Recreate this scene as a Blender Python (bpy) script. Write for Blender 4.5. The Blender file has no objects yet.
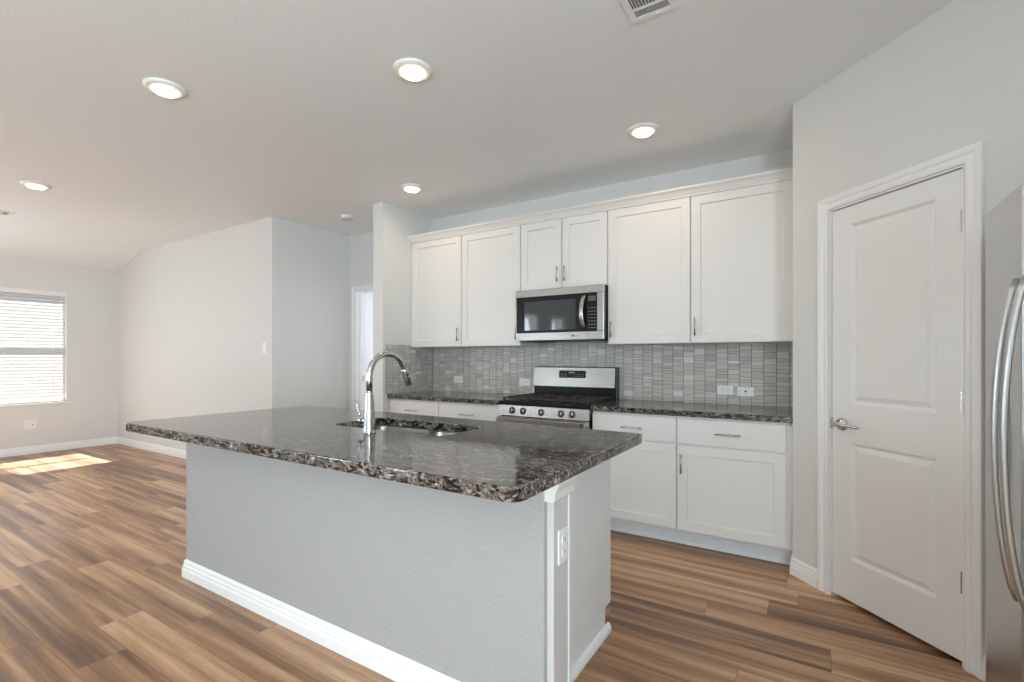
import bpy, bmesh, math, random
from mathutils import Vector, Matrix
C = bpy.context.scene
COL = C.collection
Q = math.sqrt(.5)
H = 2.75            # ceiling height

# ------------------------------------------------------------------ camera
cam_d = bpy.data.cameras.new('camera')
cam = bpy.data.objects.new('camera', cam_d); COL.objects.link(cam)
cam.location = (0, 0, 1.2668)
cam.rotation_euler = (math.pi/2, 0, .561)
cam_d.sensor_fit = 'HORIZONTAL'; cam_d.sensor_width = 36
cam_d.lens = 36*486.71/1024
cam_d.shift_x = (512-510.575)/1024
cam_d.shift_y = (357.59-341)/1024
cam_d.clip_start = .02
C.camera = cam

# ------------------------------------------------------------------ view, world, sun, daylight, added side fill
C.view_settings.view_transform = 'Standard'
C.view_settings.look = 'None'
C.view_settings.gamma = 1
C.view_settings.use_curve_mapping = False
C.view_settings.exposure = 0.05
C.cycles.use_denoising = True
C.cycles.max_bounces = 10
C.cycles.diffuse_bounces = 7
C.cycles.glossy_bounces = 5
C.cycles.caustics_reflective = False
C.cycles.caustics_refractive = False
C.cycles.sample_clamp_indirect = 6

w = bpy.data.worlds.new('sky'); C.world = w; w.use_nodes = True
bg = w.node_tree.nodes['Background']
bg.inputs[0].default_value = (.88, .95, 1, 1); bg.inputs[1].default_value = 3.0

sd = bpy.data.lights.new('sun', 'SUN'); sun = bpy.data.objects.new('sun', sd); COL.objects.link(sun)
sd.energy = 27; sd.angle = math.radians(1.2); sd.color = (1, .93, .84)
sun.rotation_euler = Vector((1, .03, -1.33)).to_track_quat('-Z', 'Y').to_euler()
sun.location = (-12, 2, 6)

def area(name, loc, direction, sx, sy, energy, color=(1, 1, 1)):
    d = bpy.data.lights.new(name, 'AREA'); d.shape = 'RECTANGLE'; d.size = sx; d.size_y = sy
    d.energy = energy; d.color = color
    o = bpy.data.objects.new(name, d); COL.objects.link(o); o.location = loc
    o.rotation_euler = Vector(direction).to_track_quat('-Z', 'Y').to_euler()
    return o
SKY = (.86, .95, 1.08)
SKY2 = (.78, .965, 1.08)
area('daylight_nook', (-5.26, -1.81, 1.45), (1, 0, .2), .68, 1.4, 30, SKY2)
area('daylight_nook', (-5.26, -3.05, 1.45), (1, 0, .2), .68, 1.4, 30, SKY2)
area('daylight_living', (-8.95, .45, 1.42), (1, 0, 0), .9, 1.4, 38, SKY2)
area('daylight_entry', (-6.9, -1.2, 1.42), (0, 1, .5), 2.2, 1.5, 4, SKY2)
area('fill_side', (1.52, -2.2, 1.3), (-1, 0, .2), 2.6, 1.9, 262, SKY2)  # added fill light from the unseen right side, lifts the island end panel
area('daylight_bedroom', (-4.3, 5.9, 1.6), (0, -1, 0), 1.4, 1.4, 34, SKY)

# ------------------------------------------------------------------ materials
def new_mat(name):
    m = bpy.data.materials.new(name); m.use_nodes = True
    return m, m.node_tree, m.node_tree.nodes['Principled BSDF']
def N(nt, kind, **kw):
    n = nt.nodes.new(kind)
    for k, v in kw.items():
        if k.startswith('i_'):
            key = k[2:]
            key = int(key) if key.isdigit() else key.replace('_', ' ')
            n.inputs[key].default_value = v
        else: setattr(n, k, v)
    return n
def plain(name, col, rough=.5, metal=0., spec=.5, coat=0.):
    m, nt, b = new_mat(name)
    b.inputs['Base Color'].default_value = (*col, 1); b.inputs['Roughness'].default_value = rough
    b.inputs['Metallic'].default_value = metal; b.inputs['Specular IOR Level'].default_value = spec
    b.inputs['Coat Weight'].default_value = coat
    return m
def noisy(name, col, rough, scale, bump, dist=.002, detail=2, metal=0., var=.0, spec=.5, stretch=None):
    """a procedural paint or metal: faint tone variation and a noise bump"""
    m, nt, b = new_mat(name)
    tc = N(nt, 'ShaderNodeTexCoord'); src = tc.outputs['Object']
    if stretch:
        mp = N(nt, 'ShaderNodeMapping'); mp.inputs['Scale'].default_value = stretch
        nt.links.new(src, mp.inputs[0]); src = mp.outputs[0]
    no = N(nt, 'ShaderNodeTexNoise'); no.inputs['Scale'].default_value = scale; no.inputs['Detail'].default_value = detail
    nt.links.new(src, no.inputs['Vector'])
    bp_ = N(nt, 'ShaderNodeBump'); bp_.inputs['Strength'].default_value = bump; bp_.inputs['Distance'].default_value = dist
    nt.links.new(no.outputs['Fac'], bp_.inputs['Height']); nt.links.new(bp_.outputs[0], b.inputs['Normal'])
    mx = N(nt, 'ShaderNodeMix', data_type='RGBA')
    mx.inputs[6].default_value = (*[c*(1-var) for c in col], 1); mx.inputs[7].default_value = (*[min(1, c*(1+var)) for c in col], 1)
    nt.links.new(no.outputs['Fac'], mx.inputs[0]); nt.links.new(mx.outputs[2], b.inputs['Base Color'])
    b.inputs['Roughness'].default_value = rough; b.inputs['Metallic'].default_value = metal
    b.inputs['Specular IOR Level'].default_value = spec
    return m

WALL = noisy('wall_paint', (.695, .695, .68), .6, 130, .25, .0015, var=.01, spec=.3)
CEIL = noisy('ceiling_paint', (.87, .90, .91), .75, 75, .45, .003, var=.015, spec=.2)
KNEE = noisy('textured_drywall_shaded', (.385, .383, .38), .55, 75, .8, .004, var=.01, spec=.35)  # wall paint made darker, the island front's shade is in this colour
TRIM = noisy('trim_paint', (.85, .85, .84), .32, 20, .03, .001, var=.005)
DOORP = noisy('door_paint', (.83, .83, .82), .33, 30, .05, .001, var=.005)
CAB = noisy('cabinet_paint', (.77, .76, .745), .36, 30, .04, .001, var=.005)
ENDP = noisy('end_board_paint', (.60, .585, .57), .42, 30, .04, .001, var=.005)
CABIN = plain('cabinet_gap', (.55, .54, .53), .6)
KICK = plain('toe_kick_paint', (.74, .75, .75), .5)
STEEL = noisy('brushed_stainless', (.43, .415, .40), .27, 60, .06, .0006, metal=1., var=.05, stretch=(1, 40, 40))
STEELV = noisy('brushed_stainless_door', (.58, .58, .58), .28, 60, .015, .0006, metal=1., var=.04, stretch=(40, 40, 1))
SINK = noisy('sink_steel', (.42, .40, .38), .3, 80, .05, .0006, metal=1., var=.06)
CHROME = plain('chrome', (.60, .60, .60), .12, 1.)
NICKEL = plain('brushed_nickel', (.56, .54, .51), .25, 1.)
BLACK = plain('black_enamel', (.008, .008, .009), .25, 0, .25)
IRON = noisy('cast_iron', (.03, .027, .025), .5, 90, .3, .001, var=.2)
GLASSB = plain('black_glass', (.006, .006, .007), .05, 0, .7, .5)
RUBBER = plain('black_plastic', (.02, .02, .022), .45)
PLASTIC = plain('white_plastic', (.83, .82, .80), .35)
SLOT = plain('socket_slot', (.05, .05, .05), .5)
DISPLAY = plain('grey_display', (.10, .11, .12), .2)
PRINT = plain('printed_marking', (.22, .23, .24), .5)
VENTD = plain('vent_duct', (.25, .25, .25), .8)

def mat_blind():
    m, nt, b = new_mat('blind_slat_vinyl')
    b.inputs['Base Color'].default_value = (.66, .66, .65, 1); b.inputs['Roughness'].default_value = .45
    tr = N(nt, 'ShaderNodeBsdfTranslucent'); tr.inputs[0].default_value = (.9, .9, .88, 1)
    mx = N(nt, 'ShaderNodeMixShader'); mx.inputs[0].default_value = .06
    nt.links.new(b.outputs[0], mx.inputs[1]); nt.links.new(tr.outputs[0], mx.inputs[2])
    nt.links.new(mx.outputs[0], nt.nodes['Material Output'].inputs[0])
    return m
BLIND = mat_blind()
def mat_glass():
    m, nt, b = new_mat('window_glass')
    t = N(nt, 'ShaderNodeBsdfTransparent'); g = N(nt, 'ShaderNodeBsdfGlossy'); g.inputs['Roughness'].default_value = .02
    mx = N(nt, 'ShaderNodeMixShader'); mx.inputs[0].default_value = .05
    nt.links.new(t.outputs[0], mx.inputs[1]); nt.links.new(g.outputs[0], mx.inputs[2])
    nt.links.new(mx.outputs[0], nt.nodes['Material Output'].inputs[0])
    return m
GLASS = mat_glass()
def mat_emit(name, col, s):
    m, nt, b = new_mat(name)
    b.inputs['Base Color'].default_value = (.8, .8, .8, 1)
    b.inputs['Emission Color'].default_value = (*col, 1); b.inputs['Emission Strength'].default_value = s
    return m
LENS = mat_emit('lamp_lens', (1, .74, .43), 9)

def mat_granite():
    m, nt, b = new_mat('speckled_granite')
    L = nt.links.new
    tc = N(nt, 'ShaderNodeTexCoord')
    no = N(nt, 'ShaderNodeTexNoise', i_Scale=9., i_Detail=3.)
    L(tc.outputs['Object'], no.inputs['Vector'])
    mv = N(nt, 'ShaderNodeMix', data_type='RGBA'); mv.inputs[0].default_value = .03
    L(tc.outputs['Object'], mv.inputs[6]); L(no.outputs['Color'], mv.inputs[7])
    mp = N(nt, 'ShaderNodeMapping'); mp.inputs['Scale'].default_value = (.5, 1.15, 1.1); L(mv.outputs[2], mp.inputs[0])
    v1 = N(nt, 'ShaderNodeTexVoronoi', i_Scale=105.); L(mp.outputs[0], v1.inputs['Vector'])
    sep = N(nt, 'ShaderNodeSeparateColor'); L(v1.outputs['Color'], sep.inputs[0])
    n2 = N(nt, 'ShaderNodeTexNoise', i_Scale=22., i_Detail=4., i_Roughness=.65); L(tc.outputs['Object'], n2.inputs['Vector'])
    ad = N(nt, 'ShaderNodeMath', operation='MULTIPLY_ADD'); ad.inputs[1].default_value = .62
    n2m = N(nt, 'ShaderNodeMath', operation='MULTIPLY_ADD'); n2m.inputs[1].default_value = 1.1; n2m.inputs[2].default_value = -.40
    L(n2.outputs['Fac'], n2m.inputs[0]); L(sep.outputs[0], ad.inputs[0]); L(n2m.outputs[0], ad.inputs[2])
    rp = N(nt, 'ShaderNodeValToRGB'); cr = rp.color_ramp; cr.interpolation = 'LINEAR'
    els = [(0, (.004, .004, .004)), (.30, (.008, .0075, .007)), (.38, (.075, .06, .05)), (.50, (.17, .132, .105)),
           (.56, (.018, .016, .015)), (.64, (.30, .27, .245)), (.72, (.07, .062, .055)), (1.0, (.60, .57, .53))]
    cr.elements[0].position = els[0][0]; cr.elements[0].color = (*els[0][1], 1)
    cr.elements[1].position = els[-1][0]; cr.elements[1].color = (*els[-1][1], 1)
    for p, c in els[1:-1]:
        e = cr.elements.new(p); e.color = (*c, 1)
    L(ad.outputs[0], rp.inputs[0]); L(rp.outputs[0], b.inputs['Base Color'])
    b.inputs['Roughness'].default_value = .09; b.inputs['IOR'].default_value = 1.55
    b.inputs['Specular IOR Level'].default_value = .5
    return m
GRANITE = mat_granite()

def mat_floor():
    m, nt, b = new_mat('wood_plank')
    L = nt.links.new
    PW, PL = .18, 1.22
    def math_(op, a=None, bv=None, c=None):
        n = N(nt, 'ShaderNodeMath', operation=op)
        for i, v in enumerate((a, bv, c)):
            if v is None: continue
            if isinstance(v, (int, float)): n.inputs[i].default_value = v
            else: L(v, n.inputs[i])
        return n.outputs[0]
    tc = N(nt, 'ShaderNodeTexCoord'); sp = N(nt, 'ShaderNodeSeparateXYZ'); L(tc.outputs['Object'], sp.inputs[0])
    X, Y = sp.outputs[0], sp.outputs[1]
    yy = math_('MULTIPLY_ADD', Y, 1/PW, 100-.905/PW)
    row = math_('FLOOR', yy); fy = math_('FRACT', yy)
    wn = N(nt, 'ShaderNodeTexWhiteNoise', noise_dimensions='1D'); L(row, wn.inputs['W'])
    xx = math_('ADD', math_('MULTIPLY_ADD', X, 1/PL, 50), wn.outputs['Value'])
    pl = math_('FLOOR', xx); fx = math_('FRACT', xx)
    cv = N(nt, 'ShaderNodeCombineXYZ'); L(row, cv.inputs[0]); L(pl, cv.inputs[1])
    w2 = N(nt, 'ShaderNodeTexWhiteNoise', noise_dimensions='3D'); L(cv.outputs[0], w2.inputs['Vector'])
    seed = w2.outputs['Value']; sc = N(nt, 'ShaderNodeSeparateColor'); L(w2.outputs['Color'], sc.inputs[0])
    # grain coordinates, shifted per plank
    gx = math_('MULTIPLY_ADD', seed, 37.0, X); gy = math_('MULTIPLY_ADD', sc.outputs[1], 11.0, Y)
    def grain(sx, sy, detail, rough, dist=0.):
        c = N(nt, 'ShaderNodeCombineXYZ'); L(math_('MULTIPLY', gx, sx), c.inputs[0]); L(math_('MULTIPLY', gy, sy), c.inputs[1])
        n = N(nt, 'ShaderNodeTexNoise', i_Scale=1., i_Detail=detail, i_Roughness=rough, i_Distortion=dist)
        L(c.outputs[0], n.inputs['Vector']); return n.outputs['Fac']
    broad = grain(.55, 13, 2, .5, .25)       # wide dark and light bands along the board
    fine = grain(2.2, 70, 4, .65, .1)
    knot = grain(5, 26, 3, .6, .8)
    v = math_('MULTIPLY_ADD', broad, 1.4, -.28)
    v = math_('MULTIPLY_ADD', fine, .42, v)
    v = math_('MULTIPLY_ADD', knot, .22, v)
    v = math_('MULTIPLY_ADD', sc.outputs[0], .34, v)
    v = math_('ADD', v, -.30)
    rp = N(nt, 'ShaderNodeValToRGB'); cr = rp.color_ramp
    els = [(.10, (.055, .022, .008)), (.34, (.155, .068, .026)), (.55, (.31, .155, .070)), (.75, (.50, .28, .142)), (.95, (.66, .42, .25))]
    cr.elements[0].position = els[0][0]; cr.elements[0].color = (*els[0][1], 1)
    cr.elements[1].position = els[-1][0]; cr.elements[1].color = (*els[-1][1], 1)
    for p, c in els[1:-1]:
        e = cr.elements.new(p); e.color = (*c, 1)
    L(v, rp.inputs[0])
    # seams
    dy = math_('MINIMUM', fy, math_('SUBTRACT', 1., fy)); dx = math_('MINIMUM', fx, math_('SUBTRACT', 1., fx))
    my = math_('LESS_THAN', dy, .008); mx_ = math_('LESS_THAN', dx, .0013)
    seam = math_('MAXIMUM', my, mx_)
    mx = N(nt, 'ShaderNodeMix', data_type='RGBA'); mx.inputs[7].default_value = (.045, .028, .018, 1)
    L(math_('MULTIPLY', seam, .6), mx.inputs[0]); L(rp.outputs[0], mx.inputs[6]); L(mx.outputs[2], b.inputs['Base Color'])
    bu = N(nt, 'ShaderNodeBump'); bu.inputs['Strength'].default_value = .25; bu.inputs['Distance'].default_value = .001
    L(math_('SUBTRACT', fine, seam), bu.inputs['Height']); L(bu.outputs[0], b.inputs['Normal'])
    b.inputs['Roughness'].default_value = .33
    b.inputs['Specular IOR Level'].default_value = .75
    return m
WOOD = mat_floor()

def mat_tile():
    m, nt, b = new_mat('mosaic_tile')
    L = nt.links.new
    at = N(nt, 'ShaderNodeAttribute', attribute_name='tile_tone')
    sp = N(nt, 'ShaderNodeSeparateColor'); L(at.outputs['Color'], sp.inputs[0])
    rp = N(nt, 'ShaderNodeValToRGB'); cr = rp.color_ramp
    els = [(0, (.42, .405, .37)), (.35, (.51, .49, .45)), (.6, (.57, .54, .50)), (.85, (.64, .62, .58)), (1, (.78, .76, .73))]
    cr.elements[0].position = 0; cr.elements[0].color = (*els[0][1], 1)
    cr.elements[1].position = 1; cr.elements[1].color = (*els[-1][1], 1)
    for p, c in els[1:-1]:
        e = cr.elements.new(p); e.color = (*c, 1)
    L(sp.outputs[0], rp.inputs[0])
    tc = N(nt, 'ShaderNodeTexCoord'); mp = N(nt, 'ShaderNodeMapping'); mp.inputs['Scale'].default_value = (14, 14, 120)
    L(tc.outputs['Object'], mp.inputs[0])
    no = N(nt, 'ShaderNodeTexNoise', i_Scale=1., i_Detail=3.); L(mp.outputs[0], no.inputs['Vector'])
    mx = N(nt, 'ShaderNodeMix', data_type='RGBA', blend_type='MULTIPLY'); mx.inputs[0].default_value = .4
    L(rp.outputs[0], mx.inputs[6])
    r2 = N(nt, 'ShaderNodeValToRGB'); r2.color_ramp.elements[0].position = .3; r2.color_ramp.elements[0].color = (.72, .72, .72, 1)
    r2.color_ramp.elements[1].position = .7; r2.color_ramp.elements[1].color = (1.0, 1.0, 1.0, 1)
    L(no.outputs['Fac'], r2.inputs[0]); L(r2.outputs[0], mx.inputs[7]); L(mx.outputs[2], b.inputs['Base Color'])
    mr = N(nt, 'ShaderNodeMapRange'); mr.inputs['To Min'].default_value = .22; mr.inputs['To Max'].default_value = .45
    L(sp.outputs[1], mr.inputs[0]); L(mr.outputs[0], b.inputs['Roughness'])
    return m
TILE = mat_tile()
GROUT = plain('grout', (.20, .197, .19), .85)

# ------------------------------------------------------------------ mesh helpers
class B:
    """collects shapes (in the thing's own frame) and links them as ONE mesh object"""
    def __init__(s): s.bm = bmesh.new()
    def box(s, x0, x1, y0, y1, z0, z1, bev=0., seg=2):
        bm = bmesh.new()
        v = [bm.verts.new((x, y, z)) for x in (x0, x1) for y in (y0, y1) for z in (z0, z1)]
        for f in ((0,1,3,2), (4,6,7,5), (0,4,5,1), (2,3,7,6), (0,2,6,4), (1,5,7,3)): bm.faces.new([v[i] for i in f])
        bmesh.ops.recalc_face_normals(bm, faces=bm.faces)
        if bev: bmesh.ops.bevel(bm, geom=list(bm.edges), offset=bev, segments=seg, affect='EDGES', profile=.5)
        s.add(bm); return s
    def add(s, bm, mat=None):
        me = bpy.data.meshes.new('tmp'); bm.to_mesh(me); bm.free()
        if mat is not None: me.transform(mat)
        s.bm.from_mesh(me); bpy.data.meshes.remove(me)
    def prism(s, prof, axis, a0, a1, bev=0.):
        """profile of (u,v) pairs swept along axis; x: (y,z), y: (x,z), z: (x,y)"""
        bm = bmesh.new()
        def P(a, u, v): return {'x': (a, u, v), 'y': (u, a, v), 'z': (u, v, a)}[axis]
        A = [bm.verts.new(P(a0, *p)) for p in prof]; D = [bm.verts.new(P(a1, *p)) for p in prof]
        bm.faces.new(A); bm.faces.new(D[::-1]); n = len(prof)
        for i in range(n): bm.faces.new((A[i], D[i], D[(i+1) % n], A[(i+1) % n]))
        bmesh.ops.recalc_face_normals(bm, faces=bm.faces)
        if bev:
            bmesh.ops.bevel(bm, geom=list(bm.edges), offset=bev, segments=2, affect='EDGES')
        s.add(bm); return s
    def path(s, prof, pts, closed=False):
        """profile (out, z-up) swept with mitres along a horizontal polyline; 'out' is to the left of travel"""
        bm = bmesh.new(); n = len(pts); rings = []
        for i, p in enumerate(pts):
            p = Vector(p)
            a = (p-Vector(pts[i-1])).normalized() if i > 0 else None
            c = (Vector(pts[i+1])-p).normalized() if i < n-1 else None
            a = a or c; c = c or a
            n1 = Vector((-a.y, a.x, 0)); n2 = Vector((-c.y, c.x, 0))
            m = (n1+n2).normalized(); m = m/max(.2, m.dot(n1))
            rings.append([bm.verts.new(p+m*u+Vector((0, 0, v))) for u, v in prof])
        k = len(prof)
        for i in range(n-1):
            for j in range(k):
                bm.faces.new((rings[i][j], rings[i+1][j], rings[i+1][(j+1) % k], rings[i][(j+1) % k]))
        bm.faces.new(rings[0]); bm.faces.new(rings[-1][::-1])
        bmesh.ops.recalc_face_normals(bm, faces=bm.faces)
        s.add(bm); return s
    def tube(s, pts, r, seg=12, rs=None, flat=None):
        """round tube through points; rs = radius per point; flat=(a,b) scales the section"""
        bm = bmesh.new(); pts = [Vector(p) for p in pts]; rings = []
        up = None
        for i, p in enumerate(pts):
            t = (pts[min(i+1, len(pts)-1)]-pts[max(i-1, 0)]).normalized()
            if up is None:
                up = Vector((0, 0, 1)) if abs(t.z) < .9 else Vector((0, 1, 0))
            x = up.cross(t).normalized(); y = t.cross(x).normalized(); up = y
            rr = rs[i] if rs else r
            fa, fb = flat or (1, 1)
            rings.append([bm.verts.new(p+x*math.cos(a)*rr*fa+y*math.sin(a)*rr*fb) for a in [2*math.pi*k/seg for k in range(seg)]])
        for i in range(len(rings)-1):
            for j in range(seg):
                f = bm.faces.new((rings[i][j], rings[i][(j+1) % seg], rings[i+1][(j+1) % seg], rings[i+1][j])); f.smooth = True
        bm.faces.new(rings[0][::-1]); bm.faces.new(rings[-1])
        bmesh.ops.recalc_face_normals(bm, faces=bm.faces)
        s.add(bm); return s
    def lathe(s, prof, origin=(0, 0, 0), axis=(0, 0, 1), seg=32):
        """(radius, height) profile turned round an axis"""
        bm = bmesh.new(); rings = []
        for r, z in prof:
            if r < 1e-6: rings.append([bm.verts.new((0, 0, z))])
            else: rings.append([bm.verts.new((r*math.cos(a), r*math.sin(a), z)) for a in [2*math.pi*k/seg for k in range(seg)]])
        for i in range(len(rings)-1):
            a, c = rings[i], rings[i+1]
            for j in range(seg):
                q = [a[j % len(a)], a[(j+1) % seg % len(a)], c[(j+1) % seg % len(c)], c[j % len(c)]]
                u = []
                for v in q:
                    if v not in u: u.append(v)
                if len(u) > 2:
                    f = bm.faces.new(u); f.smooth = True
        bmesh.ops.recalc_face_normals(bm, faces=bm.faces)
        M = Matrix.Translation(origin) @ Vector(axis).to_track_quat('Z', 'Y').to_matrix().to_4x4()
        s.add(bm, M); return s
    def obj(s, name, mat, parent=None, off=None, **props):
        """off: shift of all vertices (used to bring world coordinates into a thing's own frame)"""
        if off is not None: bmesh.ops.translate(s.bm, verts=s.bm.verts, vec=Vector(off))
        me = bpy.data.meshes.new(name); s.bm.to_mesh(me); s.bm.free()
        for m in (mat if isinstance(mat, (list, tuple)) else [mat]): me.materials.append(m)
        o = bpy.data.objects.new(name, me); COL.objects.link(o)
        if parent: o.parent = parent
        for k, v in props.items(): o[k] = v
        return o

def thing(name, label, cat, loc=(0, 0, 0), rz=0, group=None):
    o = bpy.data.objects.new(name, None); COL.objects.link(o); o.empty_display_size = .1
    o.location = loc; o.rotation_euler = (0, 0, rz); o['label'] = label; o['category'] = cat
    if group: o['group'] = group
    return o
def struct(b, name, mat, parent=None, off=None):
    o = b.obj(name, mat, parent, off)
    if parent is None: o['kind'] = 'structure'
    return o
def sroot(name, loc=(0, 0, 0), rz=0):
    o = bpy.data.objects.new(name, None); COL.objects.link(o); o.location = loc; o.rotation_euler = (0, 0, rz)
    o['kind'] = 'structure'; return o
def dup(root, loc, rz, label, group=None):
    r = root.copy(); COL.objects.link(r); r.location = loc; r.rotation_euler = (0, 0, rz); r['label'] = label
    if group: r['group'] = group
    for ch in list(root.children):
        c = ch.copy(); COL.objects.link(c); c.parent = r
        for g in list(ch.children):
            d = g.copy(); COL.objects.link(d); d.parent = c
    return r

# ------------------------------------------------------------------ the room
XL, YB, XP, YP = -3.498, 3.993, -.117, 3.294       # wing wall face, back wall, pantry wall start
YLV, XW = 3.003, -8.757                            # living wall, window wall
XH, YH = -4.854, 4.0                               # hall left wall, hall end wall
TE = 1.25; XE, YE = XP+TE*Q, YP-TE*Q               # far end of the pantry wall
XR, YN, XN, YS = 1.35, -4.5, -5.07, -1.0           # right wall, near wall, nook wall, living near wall

def wall(name, p0, p1, holes=(), t=.12, z1=H+.05, mat=WALL, e0=0., e1=0., z0=0.):
    """slab whose room face runs p0 -> p1 with the room on the LEFT; holes are (s0, s1, z0, z1) along it"""
    d = Vector((p1[0]-p0[0], p1[1]-p0[1])); Ln = d.length
    b = B()
    xs = sorted({-e0, Ln+e1, *[h[0] for h in holes], *[h[1] for h in holes]})
    for a, c in zip(xs, xs[1:]):
        m = (a+c)/2; zs = [(z0, z1)]
        for h in holes:
            if h[0] < m < h[1]:
                zs = [(z0, h[2])] if h[2] > z0+.001 else []
                zs.append((h[3], z1))
        for lo, hi in zs: b.box(a, c, -t, 0, lo, hi)
    M = Matrix.Translation((p0[0], p0[1], 0)) @ Matrix.Rotation(math.atan2(d.y, d.x), 4, 'Z')
    bmesh.ops.remove_doubles(b.bm, verts=b.bm.verts, dist=1e-5)
    bmesh.ops.transform(b.bm, matrix=M, verts=b.bm.verts)
    return struct(b, name, mat)

struct(B().box(XW-.15, XR+.15, YN-.15, 6.2, -.08, 0), 'floor', WOOD)
b = B().box(-7.92, XR+.15, YN-.15, 6.2, H, H+.1)
b.prism([(-7.92, H), (-7.92, H+.1), (XW-.15, 2.53+.1-.03), (XW-.15, 2.53-.034)], 'y', YN-.15, 6.2)
struct(b, 'ceiling', CEIL)

# counter-clockwise seen from above keeps the room on the left
wall('wall_back', (XP, YB), (XL, YB), e0=.12, e1=.0)
wall('wall_pantry_return', (XP, YP), (XP, YB), e0=-.02)
DOORT0, DOORT1, DOORH = .258, .890, 2.05
wall('wall_pantry', (XE, YE), (XP, YP), holes=[(TE-DOORT1, TE-DOORT0, 0, DOORH)], e0=0, t=.115)
wall('wall_fridge_back', (XR, YE), (XE, YE), e0=.12, e1=-.02)
wall('wall_right', (XR, YN), (XR, YE), holes=[(YN*-1-3.5, YN*-1-.9, .35, 2.25)], e0=.12)  # opening added to let the side fill in, no window known here
wall('wall_near', (XN, YN), (XR, YN), e0=.12)
wall('wall_nook', (XN, YS), (XN, YN), holes=[(.47, 1.15, .7, 2.2), (1.70, 2.40, .7, 2.2)], e0=-.0)
wall('wall_living_near', (XW, YS), (XN, YS), holes=[(.75, 2.95, .66, 2.18)], e0=.12, e1=-.12)
WZ0, WZ1, WY0, WY1 = .665, 2.165, 1.55, 2.43
wall('wall_window', (XW, YLV), (XW, YS), holes=[(YLV-WY1, YLV-WY0, WZ0, WZ1), (YLV-.9, YLV-0., WZ0, WZ1)], e0=.12, e1=.12)
wall('wall_living', (XH, YLV), (XW, YLV), e0=-.0)
wall('wall_hall_left', (XH, YH), (XH, YLV+.0), e1=-.12)
HD0, HD1, HDZ = -4.72, -3.93, 2.065
wall('wall_hall_end', (-3.6, YH), (XH, YH), holes=[(-3.6-HD1, -3.6-HD0, 0, HDZ)], e1=.12)
# wing wall between hall and kitchen, both faces and its end are seen
struct(B().box(XL-.135, XL, 3.28, YB+.12, 0, H+.02), 'wall_wing', WALL)
# the closed pantry behind the angled wall
struct(B().box(XP, XR+.24, YB, YB+.12, 0, H).box(XR+.12, XR+.24, YE-.12, YB, 0, H), 'wall_pantry_inside', WALL)
# the lit room beyond the hall door
b = B().box(-5.7, -5.6, YH+.12, 6.1, 0, H).box(-3.2, -3.1, YH+.12, 6.1, 0, H).box(-5.7, -3.1, 6.05, 6.15, 0, H)
struct(b, 'wall_bedroom', WALL)

# what the living window looks out on: the next house's grey wall and the side yard
struct(B().box(-13.2, -13.0, -4, 9, -.3, 3.6), 'wall_neighbor', plain('grey_siding', (.20, .21, .22), .9))
struct(B().box(-16, XW-.15, -6, 10, -.35, -.3), 'ground_yard', plain('pale_gravel', (.30, .29, .27), .95))

# ---- baseboards
BP = [(-.002, 0), (.016, 0), (.016, .045), (.013, .052), (.0125, .066), (.009, .072), (.0085, .088), (.004, .096), (.002, .1), (-.002, .1)]
def base(name, pts, prof=BP):
    struct(B().path(prof, [(*p, 0) for p in pts]), name, TRIM)
base('baseboard_living', [(XH, YLV), (XW, YLV), (XW, YS)])
base('baseboard_hall', [(HD0-.06, YH), (XH, YH), (XH, YLV+.0)])
def W45(t, off=0.): return (XP+t*Q-off*Q, YP-t*Q-off*Q)
base('baseboard_pantry_left', [W45(.182), W45(0.), (XP, YP+.07)])
base('baseboard_pantry_right', [W45(TE), W45(.955)])
base('baseboard_near', [(XN, YN), (XR, YN)])
base('baseboard_right', [(XR, YN), (XR, 1.3)])

# ---- door casings (stepped profile, across the width u, out of the wall v)
CP = [(0, 0), (0, .011), (.006, .014), (.02, .0135), (.026, .009), (.034, .009), (.04, .014), (.056, .018), (.062, .018), (.064, .015), (.064, 0)]
def casing(name, rz, loc, w_, h_, parent=None):
    """casing round an opening w_ x h_; local x runs along the wall from the left jamb, room side is -y"""
    b = B(); bm = bmesh.new(); k = len(CP)
    R = []
    for (cx_, cz_, dx, dz) in ((0, 0, -1, 0), (0, h_, -1, 1), (w_, h_, 1, 1), (w_, 0, 1, 0)):
        R.append([bm.verts.new((cx_+dx*u, -v, cz_+dz*u)) for u, v in CP])
    for i in range(3):
        for j in range(k):
            bm.faces.new((R[i][j], R[i+1][j], R[i+1][(j+1) % k], R[i][(j+1) % k]))
    bm.faces.new(R[0]); bm.faces.new(R[-1][::-1])
    bmesh.ops.recalc_face_normals(bm, faces=bm.faces); b.add(bm)
    return b
# pantry door: casing + jambs (trim) and the leaf
t1 = sroot('trim_1', (XP+DOORT0*Q, YP-DOORT0*Q, 0), -math.pi/4)
ow = DOORT1-DOORT0
b = casing('trim_1', 0, 0, ow+.012, DOORH+.005)
bmesh.ops.translate(b.bm, verts=b.bm.verts, vec=(-.006, 0, 0))
b.obj('casing', TRIM, t1)
B().box(.0035, .0055, -.009, .03, .89, .945, .0005).obj('strike_plate', NICKEL, t1)
b = B().box(-.002, .004, -.008, .11, 0, DOORH, 0).box(ow-.004, ow+.002, -.008, .11, 0, DOORH).box(-.002, ow+.002, -.008, .11, DOORH-.004, DOORH+.002)
b.box(.004, .016, .04, .075, 0, DOORH-.004).box(ow-.016, ow-.004, .04, .075, 0, DOORH-.004).box(.004, ow-.004, .04, .075, DOORH-.016, DOORH-.004)
b.obj('jamb', TRIM, t1)

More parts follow.
